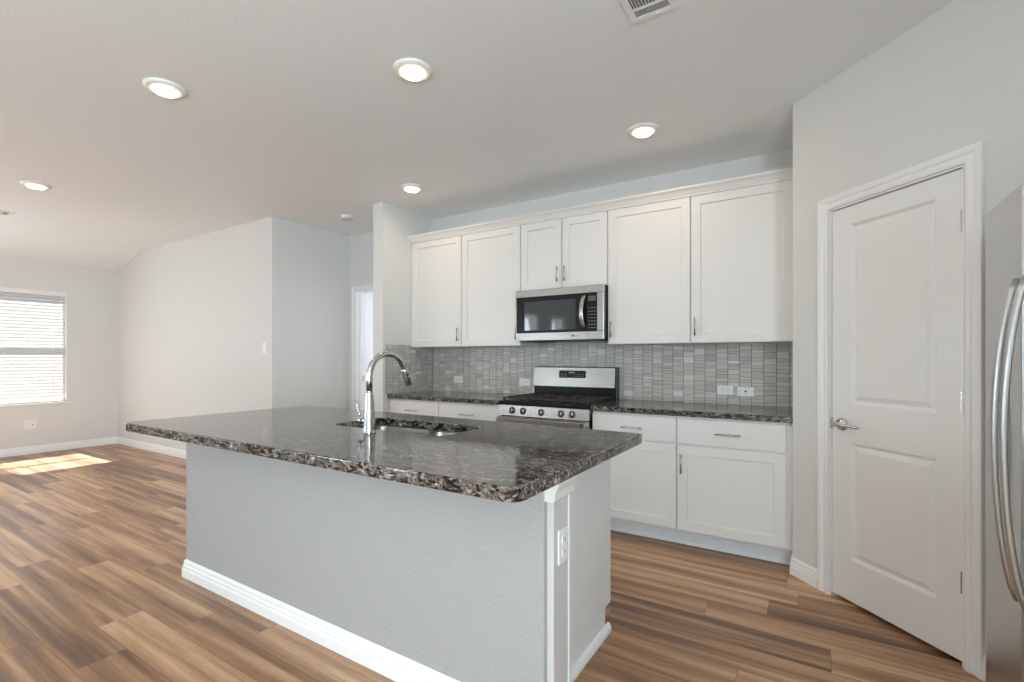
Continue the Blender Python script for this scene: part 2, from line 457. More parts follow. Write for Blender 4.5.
def panel_leaf(w_, h_, t, cells, deep=.013):
    """moulded door leaf, front at y=0 facing -y, back at y=t; cells = (x0,x1,z0,z1) panels"""
    xs = sorted({0, w_, *[c for q in cells for c in q[:2]]}); zs = sorted({0, h_, *[c for q in cells for c in q[2:]]})
    bm = bmesh.new()
    V = {(i, j): bm.verts.new((x, 0, z)) for i, x in enumerate(xs) for j, z in enumerate(zs)}
    pf = []
    for i in range(len(xs)-1):
        for j in range(len(zs)-1):
            f = bm.faces.new((V[i, j], V[i+1, j], V[i+1, j+1], V[i, j+1]))
            mx, mz = (xs[i]+xs[i+1])/2, (zs[j]+zs[j+1])/2
            if any(q[0] < mx < q[1] and q[2] < mz < q[3] for q in cells): pf.append(f)
    rim = [e for e in bm.edges if len(e.link_faces) == 1]
    r = bmesh.ops.extrude_edge_only(bm, edges=rim)
    nv = [g for g in r['geom'] if isinstance(g, bmesh.types.BMVert)]
    bmesh.ops.translate(bm, verts=nv, vec=(0, t, 0))
    ne = [g for g in r['geom'] if isinstance(g, bmesh.types.BMEdge) and all(v in nv for v in g.verts)]
    bmesh.ops.contextual_create(bm, geom=ne)
    bmesh.ops.recalc_face_normals(bm, faces=bm.faces)
    for th, dp in ((.006, -.001), (.012, -deep+.001), (.006, 0), (.022, deep*.75)):
        bmesh.ops.inset_individual(bm, faces=pf, use_even_offset=True, thickness=th, depth=dp)
    return bm

d1 = sroot('door_1', W45(.265, -.004)+(.020,), -math.pi/4)
lw, lh = .883-.265, 2.022
cw0, cw1 = .100, lw-.1
b = B(); b.add(panel_leaf(lw, lh, .035, [(cw0, cw1, .205, .815), (cw0, cw1, 1.005, 1.935)])); b.obj('door_leaf', DOORP, d1)
# knob with rose, latch and hinges
LX, LZ = .058, .900
b = B().lathe([(0, 0), (.033, 0), (.033, .005), (.029, .010), (.014, .013), (.012, .044), (0, .046)], (LX, 0, LZ), (0, -1, 0))
kn = b.obj('door_handle', NICKEL, d1)
lv_pts = [(LX-.012, -.046, LZ), (LX, -.050, LZ), (LX+.03, -.053, LZ+.001), (LX+.08, -.051, LZ), (LX+.125, -.046, LZ-.002), (LX+.133, -.044, LZ-.003)]
B().tube(lv_pts, 0, 12, rs=[.009, .0125, .0095, .0075, .0065, .004], flat=(.7, 1)).obj('lever', NICKEL, kn)
B().box(-.0035, .001, -.002, .026, .88, .93).obj('latch_plate', NICKEL, d1)
for z in (.335-.012, 1.075-.012, 1.82-.012):
    h_ = B().tube([(lw+.004, -.004, z-.048), (lw+.004, -.004, z+.048)], .0065, 10).box(lw-.010, lw+.004, -.002, .001, z-.045, z+.045)
    h_.tube([(lw+.004, -.004, z+.048), (lw+.004, -.004, z+.054)], .004, 8).obj('hinge', NICKEL, d1)

# hall door: casing, jamb and a leaf swung into the lit room
t2 = sroot('trim_2', (HD0, YH, 0), 0)
hw = HD1-HD0
b = casing('trim_2', 0, 0, hw+.012, HDZ+.005); bmesh.ops.translate(b.bm, verts=b.bm.verts, vec=(-.006, 0, 0)); b.obj('casing', TRIM, t2)
b = B().box(-.002, .004, -.008, .125, 0, HDZ).box(hw-.004, hw+.002, -.008, .125, 0, HDZ).box(0, hw, -.008, .125, HDZ-.004, HDZ+.002)
b.box(.004, .014, .05, .085, 0, HDZ-.004); b.obj('jamb', TRIM, t2)
B().box(.0035, .0055, .092, .118, .98, 1.04, .0005).obj('strike_plate', NICKEL, t2)
d2 = sroot('door_2', (HD1-.006, YH+.12, .01), math.pi-math.radians(100))
b = B(); b.add(panel_leaf(.76, 2.03, .035, [(.1, .66, .2, .8), (.1, .66, 1.0, 1.93)])); b.obj('door_leaf', DOORP, d2)
B().lathe([(0, 0), (.03, 0), (.03, .006), (.012, .01), (.012, .035), (.028, .048), (.028, .06), (0, .074)], (.7, 0, .93), (0, -1, 0)).obj('door_knob', NICKEL, d2)

# ---- windows
def window(name, p, rz, w_, z0, z1, with_blind=False, slat_tilt=0.):
    """local x along the wall, room side -y, wall 0..0.12 thick"""
    r = sroot(name, p, rz); h_ = z1-z0; f = .035
    b = B().box(0, w_, .075, .115, 0, f).box(0, w_, .075, .115, h_-f, h_).box(0, f, .075, .115, 0, h_).box(w_-f, w_, .075, .115, 0, h_)
    b.box(f, w_-f, .07, .105, h_*.5-.02, h_*.5+.025); b.obj('frame', TRIM, r)
    B().box(f, w_-f, .092, .096, f, h_-f).obj('glass', GLASS, r)
    if with_blind:
        b = B(); n = int((h_-.1)/.044)
        for i in range(n):
            z = .04+i*.044; c_, s_ = math.cos(slat_tilt)*.024, math.sin(slat_tilt)*.024
            b.prism([(.04-c_, z-s_), (.04+c_, z+s_), (.04+c_, z+s_+.002), (.04-c_, z-s_+.002)], 'x', .01, w_-.01)
        b.obj('blind_slats', BLIND, r)
    return r
SILL = [(-.018, 0), (.02, 0), (.02, .018), (-.018, .018)]
w1 = window('window_1', (XW, WY0, WZ0), math.pi/2, WY1-WY0, WZ0, WZ1)
WW, WH = WY1-WY0, WZ1-WZ0
# returns are drywall, a thin white stool at the bottom
B().box(-.02, WW+.02, -.02, .075, -.022, 0, .003).obj('sill', TRIM, w1)
window('window_2', (XN, YS-1.15, .7), math.pi/2, .68, .7, 2.2, True, .12)
window('window_3', (XN, YS-2.40, .7), math.pi/2, .70, .7, 2.2, True, .12)
window('window_4', (XW, 0., WZ0), math.pi/2, .9, WZ0, WZ1)

# blind of the seen window
bl = thing('window_blind', 'white slatted horizontal blind hanging in the living area window', 'blind', (XW, WY0, WZ0), math.pi/2)
B().box(.004, WW-.004, -.014, .05, WH-.062, WH-.002, .004).obj('headrail', PLASTIC, bl)
b = B(); TILT = math.radians(46)
z = .05
while z < WH-.055:
    c_, s_ = math.cos(TILT)*.0245, math.sin(TILT)*.0245
    m = .0022
    b.prism([(.03-c_, z-s_), (.03, z+m), (.03+c_, z+s_), (.03+c_, z+s_+.0022), (.03, z+m+.0022), (.03-c_, z-s_+.0022)], 'x', .012, WW-.012)
    z += .0435
b.obj('slats', BLIND, bl)
B().box(.008, WW-.008, .008, .052, .004, .022, .003).obj('bottom_rail', PLASTIC, bl)
for x in (.14, WW-.14):
    B().tube([(x, .004, .012), (x, .004, WH-.06)], .0013, 6).tube([(x, .056, .012), (x, .056, WH-.06)], .0013, 6).obj('ladder_cord', PLASTIC, bl)

# ------------------------------------------------------------------ cabinets
def front(bm_b, x0, x1, z0, z1, y, t=.019, rail=.062, shaker=True):
    bm = bmesh.new()
    w_, h_ = x1-x0, z1-z0
    v = [bm.verts.new(p) for p in ((0, 0, 0), (w_, 0, 0), (w_, 0, h_), (0, 0, h_), (0, t, 0), (w_, t, 0), (w_, t, h_), (0, t, h_))]
    F = bm.faces.new((v[0], v[1], v[2], v[3]))
    for f in ((5,4,7,6), (4,5,1,0), (3,2,6,7), (4,0,3,7), (1,5,6,2)): bm.faces.new([v[i] for i in f])
    bmesh.ops.recalc_face_normals(bm, faces=bm.faces)
    rim = [e for e in F.edges]
    bmesh.ops.bevel(bm, geom=rim, offset=.0025, segments=2, affect='EDGES')
    bm.faces.ensure_lookup_table()
    F = min((f for f in bm.faces), key=lambda f: (round(f.calc_center_median().y, 4), -f.calc_area()))
    if shaker:
        bmesh.ops.inset_individual(bm, faces=[F], use_even_offset=True, thickness=rail-.0025, depth=0)
        bmesh.ops.inset_individual(bm, faces=[F], use_even_offset=True, thickness=.004, depth=-.011)
    bm_b.add(bm, Matrix.Translation((x0, y, z0)))
def pull(parent, x, z, y, vert, ln=.128):
    """bar pull: two posts and a bar, standing proud of the front at y"""
    b = B(); r = .0052; e = ln*.5; p = ln*.36
    if vert:
        b.tube([(x, y-.03, z-e), (x, y-.03, z+e)], r, 10)
        for s_ in (-p, p): b.tube([(x, y, z+s_), (x, y-.03, z+s_)], .0045, 8)
    else:
        b.tube([(x-e, y-.03, z), (x+e, y-.03, z)], r, 10)
        for s_ in (-p, p): b.tube([(x+s_, y, z), (x+s_, y-.03, z)], .0045, 8)
    b.obj('handle', NICKEL, parent)

GAP = .0045
def upper(x0, x1, z0, z1, doors, label, handle):
    """wall cabinet; local origin at its lower left, door face at world y = 3.66"""
    t = thing('wall_cabinet', label, 'cabinet', (x0, 3.66, z0)); w_, h_ = x1-x0, z1-z0
    B().box(0.0005, w_-.0005, .021, YB-3.66-.001, 0, h_).obj('body', CAB, t)
    n = doors; dw = w_/n
    for i in range(n):
        b = B(); a, c = i*dw+GAP, (i+1)*dw-GAP
        front(b, a, c, .003, h_-.012, 0); d = b.obj('door', CAB, t)
        side = handle[i]
        pull(d, c-.030 if side == 'r' else a+.030, .115 if h_ > .8 else .12, 0, True)
    return t
Z0, Z1 = 1.372, 2.44
upper(XL, -2.852, Z0, Z1, 1, 'tall white wall cabinet at the left end, against the wing wall', 'r')
upper(-2.852, -2.198, Z0, Z1, 1, 'tall white wall cabinet just left of the microwave', 'r')
upper(-2.198, -1.396, 1.842, Z1, 2, 'short two-door white wall cabinet above the microwave', 'rl')
upper(-1.396, -.768, Z0, Z1, 1, 'tall white wall cabinet just right of the microwave', 'l')
upper(-.768, XP-.001, Z0, Z1, 1, 'wide white wall cabinet at the right end, beside the pantry wall', 'l')
# crown along the top of the wall cabinets
CR = [(.02, 2.428), (-.012, 2.428), (-.012, 2.438), (-.018, 2.444), (-.03, 2.462), (-.044, 2.474), (-.05, 2.480), (-.05, 2.492), (.02, 2.492)]
struct(B().prism([(3.66+u, z) for u, z in CR], 'x', XL+.0005, XP-.0005), 'trim_3', CAB)

def lower(x0, x1, label, handle, filler=0.):
    t = thing('base_cabinet', label, 'cabinet', (x0, 3.363, 0)); w_ = x1-x0
    B().box(.0005, w_-.0005+filler, .021, YB-3.363-.001, .11, .874).obj('body', CAB, t)
    B().box(.0005, w_-.0005+filler, .075, .09, 0, .11).prism([(.062, 0), (.075, 0), (.075, .016), (.07, .015), (.064, .008)], 'x', .0005, w_-.0005+filler).obj('toe_kick', KICK, t)
    b = B(); front(b, GAP, w_-GAP, .695, .860, 0, shaker=False); dr = b.obj('drawer', CAB, t)
    pull(dr, w_/2, .775, 0, False, .15)
    b = B(); front(b, GAP, w_-GAP, .113, .683, 0); d = b.obj('door', CAB, t)
    pull(d, w_-GAP-.03 if handle == 'r' else GAP+.03, .56, 0, True)
    if filler:
        B().box(w_+.004, w_+filler-.0008, .008, .0205, .11, .86).obj('filler_strip', CAB, t)
    return t
lower(XL, -2.882, 'white base cabinet with drawer in the left corner, against the wing wall', 'r')
lower(-2.882, -2.216, 'white base cabinet with drawer just left of the stove', 'r')
lower(-1.404, -.796, 'white base cabinet with drawer just right of the stove', 'l')
lower(-.796, -.152, 'wide white base cabinet with drawer beside the pantry wall', 'l', filler=.034)

# worktops
CT0, CT1 = .876, .914
b = B().box(XL+.0005, -2.214, 3.331, YB-.001, CT0, CT1, .005)
b.obj('countertop', GRANITE, None, label='dark speckled granite countertop in the corner left of the stove', category='countertop')
b = B().box(-1.406, XP-.0015, 3.341, YB-.001, CT0, CT1, .005)
b.obj('countertop', GRANITE, None, label='dark speckled granite countertop between the stove and the pantry wall', category='countertop')

# ------------------------------------------------------------------ tiled backsplash
def tiles(bm, lay, u0, u1, z0, z1, P, rng):
    """columns of stacked sticks; P(u, depth, z) gives the point"""
    cwid = .081; n0 = math.floor(u0/cwid); u = n0*cwid
    while u < u1-.002:
        a, c = max(u, u0)+.0015, min(u+cwid, u1)-.0015
        z = z0-rng.random()*.05
        coltone = rng.uniform(-.12, .12)
        while z < z1:
            hgt = rng.choice((.0165, .026, .026, .0355, .0355, .052))
            lo, hi = max(z, z0)+.0008, min(z+hgt, z1)-.0008
            z += hgt
            if hi-lo < .003: continue
            tone = min(1, max(0, rng.gauss(.55, .14)+coltone*.6)); gl = rng.random()
            if rng.random() < .05: tone = rng.uniform(.85, 1); gl = 0.
            d = .006+rng.uniform(-.0006, .0006)
            e = .0008
            tw = rng.uniform(-.0006, .0006)
            vs = [bm.verts.new(P(*q)) for q in ((a, .001, lo), (c, .001, lo), (c, .001, hi), (a, .001, hi),
                  (a+e, d+tw, lo+e), (c-e, d+tw, lo+e), (c-e, d-tw, hi-e), (a+e, d-tw, hi-e))]
            for f in ((4,5,6,7), (0,1,5,4), (1,2,6,5), (2,3,7,6), (3,0,4,7)):
                fc = bm.faces.new([vs[i] for i in f])
                for lp in fc.loops: lp[lay] = (tone, gl, 0, 1)
        u += cwid
rng = random.Random(5)
def backsplash(label, spans, P, grout_boxes):
    b = B(); bm = bmesh.new(); lay = bm.loops.layers.float_color.new('tile_tone')
    for s in spans: tiles(bm, lay, *s, P, rng)
    bmesh.ops.recalc_face_normals(bm, faces=bm.faces)
    me = bpy.data.meshes.new('tiles'); bm.to_mesh(me); bm.free(); me.materials.append(TILE)
    g = B()
    for q in grout_boxes: g.box(*q)
    go = g.obj('tile_backsplash', GROUT, None, label=label, category='backsplash')
    o = bpy.data.objects.new('tile_field', me); COL.objects.link(o); o.parent = go
    return go
backsplash('grey glass and stone mosaic backsplash along the back wall', [(XL+.008, XP-.001, CT1, 1.4085), (XL+.008, XP-.001, .86, CT1)][:1],
           lambda u, d, z: (u, YB-d, z), [(XL+.0005, XP-.0005, YB-.004, YB-.0002, CT1-.0, Z0+.0), (-2.2, -1.4, YB-.0039, YB-.0003, Z0-.01, 1.409)])
backsplash('small mosaic backsplash on the wing wall at the corner', [(3.318, YB-.008, CT1, 1.392)],
           lambda u, d, z: (XL+d, u, z), [(XL+.0002, XL+.004, 3.316, YB-.001, CT1, 1.392)])

# ------------------------------------------------------------------ stove
RX0, RX1 = -2.209, -1.411; RWD = RX1-RX0
st = thing('stove', 'stainless steel gas stove with black cooktop between the base cabinets', 'stove', (RX0, 3.32, 0))
B().box(0.001, RWD-.001, .05, .60, .03, .895).box(.03, .10, .1, .55, 0, .03).box(RWD-.1, RWD-.03, .1, .55, 0, .03).obj('body', BLACK, st)
B().prism([(.0, .800), (.045, .800), (.06, .882), (.012, .882)], 'x', 0, RWD, .002).obj('control_panel', STEEL, st)
b = B().box(-.0, RWD, .012, .585, .883, .915, .006).box(.03, RWD-.03, .05, .55, .912, .918, .003)
ck = b.obj('cooktop', BLACK, st)
def grate(x0, x1):
    b = B(); y0, y1 = .045, .555; z = .943; r = .0065
    for x in (x0+.01, x1-.01): b.box(x-r, x+r, y0, y1, z-.012, z, .002)
    for y in (y0+r, (y0+y1)/2, y1-r): b.box(x0+.01, x1-.01, y-r, y+r, z-.012, z, .002)
    xm = (x0+x1)/2
    for y in ((y0*3+y1)/4, (y0+3*y1)/4):
        b.box(x0+.012, xm-.025, y-.005, y+.005, z-.01, z, .002).box(xm+.025, x1-.012, y-.005, y+.005, z-.01, z, .002)
        b.box(xm-.005, xm+.005, y-.105, y-.03, z-.01, z, .002).box(xm-.005, xm+.005, y+.03, y+.105, z-.01, z, .002)
    for x in (x0+.012, x1-.012):
        for y in (y0+.01, y1-.01): b.box(x-.007, x+.007, y-.007, y+.007, .917, z-.01)
    b.obj('grate', IRON, ck)
gw = RWD/3
for i in range(3): grate(.012+i*(RWD-.024)/3, .012+(i+1)*(RWD-.024)/3)
for x, y, r in ((.15, .17, .042), (.15, .43, .036), (RWD-.15, .17, .046), (RWD-.15, .43, .034), (RWD/2, .30, .05)):
    B().lathe([(0, .917), (r+.012, .917), (r+.012, .923), (r, .924), (r, .933), (r-.006, .937), (0, .937)], (x, y, 0)).obj('burner', IRON, ck)
# knobs sit square to the raked panel
ax = Vector((0, -.082, .012)).normalized()
for x in (-2.076, -1.973, -1.811, -1.640, -1.548):
    p = (x-RX0, .0055, .841)
    k = B().lathe([(0, 0), (.023, 0), (.023, .003), (.019, .005), (.0185, .02), (.016, .024), (0, .024)], p, ax, 24).obj('knob', STEEL, st)
    B().lathe([(.0245, -.0), (.0275, -.0), (.0275, .003), (.0245, .003)], p, ax, 24).box(p[0]-.004, p[0]+.004, p[1]-.034, p[1]-.0, p[2]-.017, p[2]+.024, .002).obj('knob_bezel', RUBBER, k)
# oven door with window and handle, storage drawer
od = B().box(.004, RWD-.004, .01, .05, .215, .792, .004).obj('oven_door', STEEL, st)
B().box(.10, RWD-.10, .008, .012, .33, .66, .0015).obj('oven_window', GLASSB, od)
b = B().box(.012, RWD-.012, -.048, -.028, .744, .790, .006).box(.02, .05, -.03, .012, .752, .782, .003).box(RWD-.05, RWD-.02, -.03, .012, .752, .782, .003)
oh = b.obj('handle', STEEL, od)
B().box(RWD-.044, RWD-.034, -.0495, -.047, .751, .783, .0005).obj('handle_mark', RUBBER, oh)
B().box(.004, RWD-.004, .014, .05, .05, .205, .004).obj('storage_drawer', STEEL, st)
# backguard
bgy = 3.922-3.32
B().box(.0, RWD, bgy-.0, bgy+.055, .90, 1.186, .006).obj('backguard', BLACK, st)
B().prism([(bgy-.018, 1.012), (bgy+.02, 1.008), (bgy+.02, 1.178), (bgy-.004, 1.178)], 'x', .004, RWD-.018, .003).obj('backguard_panel', STEEL, st)
dsp = B()
ang = math.atan2(.014, .166)
def on_panel(z, out): return bgy-.018+(z-1.012)*.0843-out
dx0, dx1 = -1.945-RX0, -1.690-RX0
dsp.prism([(on_panel(1.088, .002), 1.088), (on_panel(1.088, -.004), 1.088), (on_panel(1.153, -.004), 1.153), (on_panel(1.153, .002), 1.153)], 'x', dx0, dx1)
dd = dsp.obj('clock_display', BLACK, st)
for i in range(7):
    for z in (1.100, 1.117):
        if 2 <= i <= 3: continue
        x = dx0+.02+i*.033
        B().box(x, x+.016, on_panel(z, .0032), on_panel(z, .001), z, z+.004).obj('button', PRINT, dd)
B().box(dx0+.095, dx0+.15, on_panel(1.135, .0032), on_panel(1.135, .001), 1.128, 1.142).obj('clock', PRINT, dd)

# ------------------------------------------------------------------ microwave
MX0, MX1, MZ0, MZ1 = -2.197, -1.397, 1.410, 1.838
MW, MH = MX1-MX0, MZ1-MZ0
mi = thing('microwave', 'stainless steel microwave with black glass door mounted over the stove', 'microwave', (MX0, 3.578, MZ0))
B().box(.001, MW-.001, .03, YB-.008-3.578, .004, MH).obj('body', BLACK, mi)
# front: stainless surround with an opening for glass and controls
b = B().box(0, MW, 0, .03, MH-.060, MH, .003).box(0, MW, 0, .03, 0, .066, .003).box(0, .010, .0, .03, .066, MH-.060).box(MW-.055, MW, 0, .03, .066, MH-.060, .003)
b.obj('front_frame', STEEL, mi)
b = B().box(.010, MW-.135, -.003, .024, .064, MH-.058, .003)
md = b.obj('door', BLACK, mi)
B().box(.09, MW-.235, -.0045, -.002, .085, MH-.10, .001).obj('window', GLASSB, md)
pts = []
for i in range(13):
    s_ = i/12; pts.append((MW-.158-.012*math.sin(math.pi*s_), -.006-.042*math.sin(math.pi*s_)**.7, .082+s_*(MH-.158)))
B().tube(pts, .017, 14, flat=(1.1, .5)).obj('handle', STEEL, md)
cp = B().box(MW-.133, MW-.055, -.002, .024, .064, MH-.058, .002).obj('control_panel', BLACK, mi)
B().box(MW-.126, MW-.066, -.0035, -.0015, MH-.125, MH-.085, .0005).obj('screen', DISPLAY, cp)
for i in range(3):
    for j in range(7):
        x = MW-.128+i*.022; z = .085+j*.026
        B().box(x+.004, x+.016, -.0032, -.0015, z+.004, z+.010).obj('button', PRINT, cp)
B().box(MW-.135, MW-.1335, -.0006, .002, .0, .066).obj('door_seam', RUBBER, mi)
b = B().lathe([(0, 0), (.011, 0), (.011, .0012), (0, .0012)], (MW-.262, 0, .034), (0, -1, 0), 20)
b.box(MW-.248, MW-.215, -.0012, 0, .031, .037).obj('maker_badge', PRINT, mi)
b = B().box(.03, MW-.03, .04, .34, -.006, .004)
for i in range(16): b.box(.06+i*.012, .066+i*.012, .07, .3, -.01, -.006)
b.obj('underside_grille', RUBBER, mi)

# ------------------------------------------------------------------ island
CTI = .869          # underside of the island top
IY0, IYW = 1.388, 1.503
isl = thing('kitchen_island', 'textured kitchen island, front darkened for shade, under the large dark granite top', 'kitchen island', (-1.95, 1.39, 0))
OFF = (1.95, -1.39, 0)
IXL, IXR = -3.094, -.745
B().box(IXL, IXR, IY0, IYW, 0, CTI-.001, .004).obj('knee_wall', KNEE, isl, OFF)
# cased end of the knee wall
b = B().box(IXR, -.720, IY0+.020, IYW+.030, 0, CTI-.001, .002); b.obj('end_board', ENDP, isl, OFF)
b = B().box(-.720, -.716, IYW+.012, IYW+.030, 0, CTI-.07, .001)
b.prism([(IXR-.002, CTI-.001), (-.694, CTI-.001), (-.694, CTI-.012), (-.699, CTI-.026), (-.706, CTI-.036), (-.708, CTI-.062), (-.714, CTI-.068), (IXR-.002, CTI-.068)], 'y', IY0+.004, IYW+.034)
b.obj('end_cap_trim', CAB, isl, OFF)
# cabinet run on the kitchen side, notched toe kick
EP = -.822
b = B().box(IXL+.03, -2.26, IYW, 2.194, .11, CTI-.001).box(-1.34, EP-.018, IYW, 2.194, .11, CTI-.001).box(IXL+.03, EP-.018, IYW, 2.125, 0, .11)
b.box(-2.26, -1.34, 2.150, 2.194, .11, CTI-.001).box(-2.26, -1.34, IYW, 2.150, .11, .13)
b.obj('cabinet_box', CAB, isl, OFF)
b = B().prism([(IYW, 0), (2.125, 0), (2.125, .118), (2.194, .118), (2.194, CTI-.001), (IYW, CTI-.001)], 'x', EP-.018, EP); b.obj('end_panel', CAB, isl, OFF)
b = B().prism([(IYW, 0), (2.125, 0), (2.125, .118), (2.194, .118), (2.194, CTI-.001), (IYW, CTI-.001)], 'x', IXL+.012, IXL+.03); b.obj('end_panel', CAB, isl, OFF)
b = B().path([(0, 0), (0.016, 0), (.016, .014), (.012, .03), (.0, .032)], [(EP, 2.125, 0), (EP, 2.09, 0), (EP, IYW+.02, 0)][::-1][:1]+[(EP, 2.125, 0)]) if False else B().prism([(EP, 0), (EP+.018, 0), (EP+.018, .018), (EP+.012, .032), (EP+.003, .038), (EP, .038)], 'y', IYW+.03, 2.158)
b.obj('shoe_molding', TRIM, isl, OFF)
# doors on the working side
fx = [IXL+.03, -2.55, -2.24, -1.36, EP-.018]
for i in range(4):
    a, c = fx[i]+GAP, fx[i+1]-GAP
    bmx = B(); bb = B(); front(bb, 0, c-a, .113, .683, 0)
    bmesh.ops.transform(bb.bm, matrix=Matrix.Translation((c, 2.216, 0)) @ Matrix.Rotation(math.pi, 4, 'Z'), verts=bb.bm.verts)
    d = bb.obj('door', CAB, isl, OFF)
    bb = B(); front(bb, 0, c-a, .695, .86, 0, shaker=False)
    bmesh.ops.transform(bb.bm, matrix=Matrix.Translation((c, 2.216, 0)) @ Matrix.Rotation(math.pi, 4, 'Z'), verts=bb.bm.verts)
    bb.obj('drawer', CAB, isl, OFF)
# baseboard wraps the knee wall
b = B().path(BP, [(IXL, IYW, 0), (IXL, IY0, 0), (-.720, IY0+.0, 0), (-.720, IYW+.03, 0)][::-1])
b.obj('baseboard', TRIM, isl, OFF)

# granite top with sink cut-out
SX0, SX1, SY0, SY1 = -2.175, -1.425, 1.675, 2.035
IT = (-3.20, -.682, 1.119, 2.246)
def rrect(x0, x1, y0, y1, r, n=5, rb=None):
    pts = []; r0 = r; rb = rb or r
    for cx_, cy_, a0, r in ((x1-rb, y1-rb, 0, rb), (x0+rb, y1-rb, 90, rb), (x0+r, y0+r, 180, r0), (x1-r, y0+r, 270, r0)):
        for k in range(n+1):
            a = math.radians(a0+90*k/n); pts.append((cx_+r*math.cos(a), cy_+r*math.sin(a)))
    return pts
def slab_with_hole(outer, inner, z0, z1, bev):
    bm = bmesh.new(); es = []
    for ring in (outer, inner):
        vs = [bm.verts.new((*p, z1)) for p in ring]
        es += [bm.edges.new((vs[i], vs[(i+1) % len(vs)])) for i in range(len(vs))]
    bmesh.ops.triangle_fill(bm, use_beauty=True, use_dissolve=False, edges=es)
    r = bmesh.ops.extrude_face_region(bm, geom=list(bm.faces))
    bmesh.ops.translate(bm, verts=[g for g in r['geom'] if isinstance(g, bmesh.types.BMVert)], vec=(0, 0, z0-z1))
    bmesh.ops.recalc_face_normals(bm, faces=bm.faces)
    ed = [e for e in bm.edges if len(e.link_faces) == 2 and abs(e.calc_face_angle(0)) > 1.2 and abs(e.verts[0].co.z-e.verts[1].co.z) < 1e-5]
    bmesh.ops.bevel(bm, geom=ed, offset=bev, segments=3, affect='EDGES', profile=.5)
    return bm
b = B(); b.add(slab_with_hole(rrect(*IT, .05, rb=.025), rrect(SX0, SX1, SY0, SY1, .06), CTI, CT1, .006))
b.obj('island_countertop', GRANITE, None, label='large dark speckled granite top on the island with sink cut-out', category='countertop')

# double-bowl undermount sink
sk = thing('kitchen_sink', 'stainless steel double-bowl sink set under the island granite', 'sink', (-1.80, 1.855, .68))
SO = (1.80, -1.855, -.68)
def bowl(x0, x1, y0, y1, zt, zb):
    bm = bmesh.new(); R = []
    for (g, r, z) in ((0, .055, zt), (.004, .055, zt-.02), (.012, .055, zb+.03), (.03, .05, zb+.006), (.055, .04, zb)):
        R.append([bm.verts.new((*p, z)) for p in rrect(x0+g, x1-g, y0+g, y1-g, r)])
    k = len(R[0])
    for a, c in zip(R, R[1:]):
        for j in range(k):
            f = bm.faces.new((a[j], a[(j+1) % k], c[(j+1) % k], c[j])); f.smooth = True
    bm.faces.new(R[-1])
    return bm
xm = -1.765
for x0, x1, nm in ((SX0-.008, xm-.012, 'left_bowl'), (xm+.012, SX1+.008, 'right_bowl')):
    b = B(); b.add(bowl(x0, x1, SY0-.008, SY1+.008, .862, .690)); bo = b.obj('bowl', SINK, sk, SO)
    B().lathe([(0, .004), (.02, .004), (.03, .0055), (.042, .004), (.044, .001), (.044, 0), (0, 0)], ((x0+x1)/2, (SY0+SY1)/2, .690)).obj('drain', NICKEL, bo, SO)
b = B(); b.add(slab_with_hole(rrect(SX0-.035, SX1+.035, SY0-.035, SY1+.035, .07), rrect(SX0-.008, SX1+.008, SY0-.008, SY1+.008, .055), .8662, .8684, .0003))
b.obj('rim', SINK, sk, SO)
B().box(xm-.013, xm+.013, SY0-.008, SY1+.008, .84, .862, .006, 3).obj('divider', SINK, sk, SO)

# ------------------------------------------------------------------ faucet
fa = thing('kitchen_faucet', 'tall chrome gooseneck faucet with pull-down spray on the island', 'faucet', (-1.772, 1.578, CT1))
B().lathe([(0, 0), (.031, 0), (.031, .004), (.028, .008), (.027, .02), (.0255, .07), (.021, .135), (.0165, .185), (.0165, .192), (.0, .192)]).obj('body', CHROME, fa)
pts = [(0, 0, .185), (0, 0, .25)]; Rr = .105
dirv = Vector((.10, .98, 0)).normalized()
ztop = .266
for k in range(0, 15):
    a = math.radians(180-k*11.6); pts.append(tuple(dirv*(Rr+Rr*math.cos(a))+Vector((0, 0, ztop+Rr*math.sin(a)))))
pe = Vector(pts[-1]); pd = (pe-Vector(pts[-2])).normalized()
B().tube(pts, .0145, 16).obj('spout', CHROME, fa)
hp = [pe+pd*s_ for s_ in (0, .010, .024, .058, .080, .085)]
sh = B().tube(hp, 0, 16, rs=[.015, .0165, .0175, .0195, .0195, .017]).obj('spray_head', CHROME, fa)
side = Vector((1, -.25, 0)).normalized(); outv = (Vector((0, -1, 0))).normalized()
tip = B().tube([pe+pd*.0835, pe+pd*.089], .0155, 16).obj('spray_nozzle', RUBBER, sh)
# button pad faces the user side of the head
nrm = Vector((.55, -.25, 0)); nrm = (nrm-pd*nrm.dot(pd)).normalized()
b = B().tube([pe+pd*.030+nrm*.0165, pe+pd*.030+nrm*.021], .008, 12).tube([pe+pd*.047+nrm*.013, pe+pd*.055+nrm*.0145, pe+pd*.068+nrm*.0155, pe+pd*.074+nrm*.014], .008, 10)
b.obj('spray_button', RUBBER, sh)
# side lever toward the living area
ld = Vector((-1, .0, 0))
B().tube([Vector((0, 0, .055)), ld*.05+Vector((0, 0, .055))], .015, 14).tube([ld*.048+Vector((0, 0, .055)), ld*.07+Vector((0, 0, .055))], .0165, 14).obj('handle_hub', CHROME, fa)
lv = B().tube([ld*.063+Vector((0, 0, .065)), ld*.07+Vector((0, 0, .09)), ld*.083+Vector((0, 0, .13)), ld*.09+Vector((0, 0, .15))], 0, 10, rs=[.0055, .005, .0042, .004]).obj('lever', CHROME, fa)

# ------------------------------------------------------------------ refrigerator
FX, FY0, FYS, FY1 = .508, 1.455, 1.992, 2.365
fr = thing('refrigerator', 'stainless steel side-by-side refrigerator with curved handles at the right edge', 'refrigerator', (FX, (FY0+FY1)/2, 0), -math.pi/2)
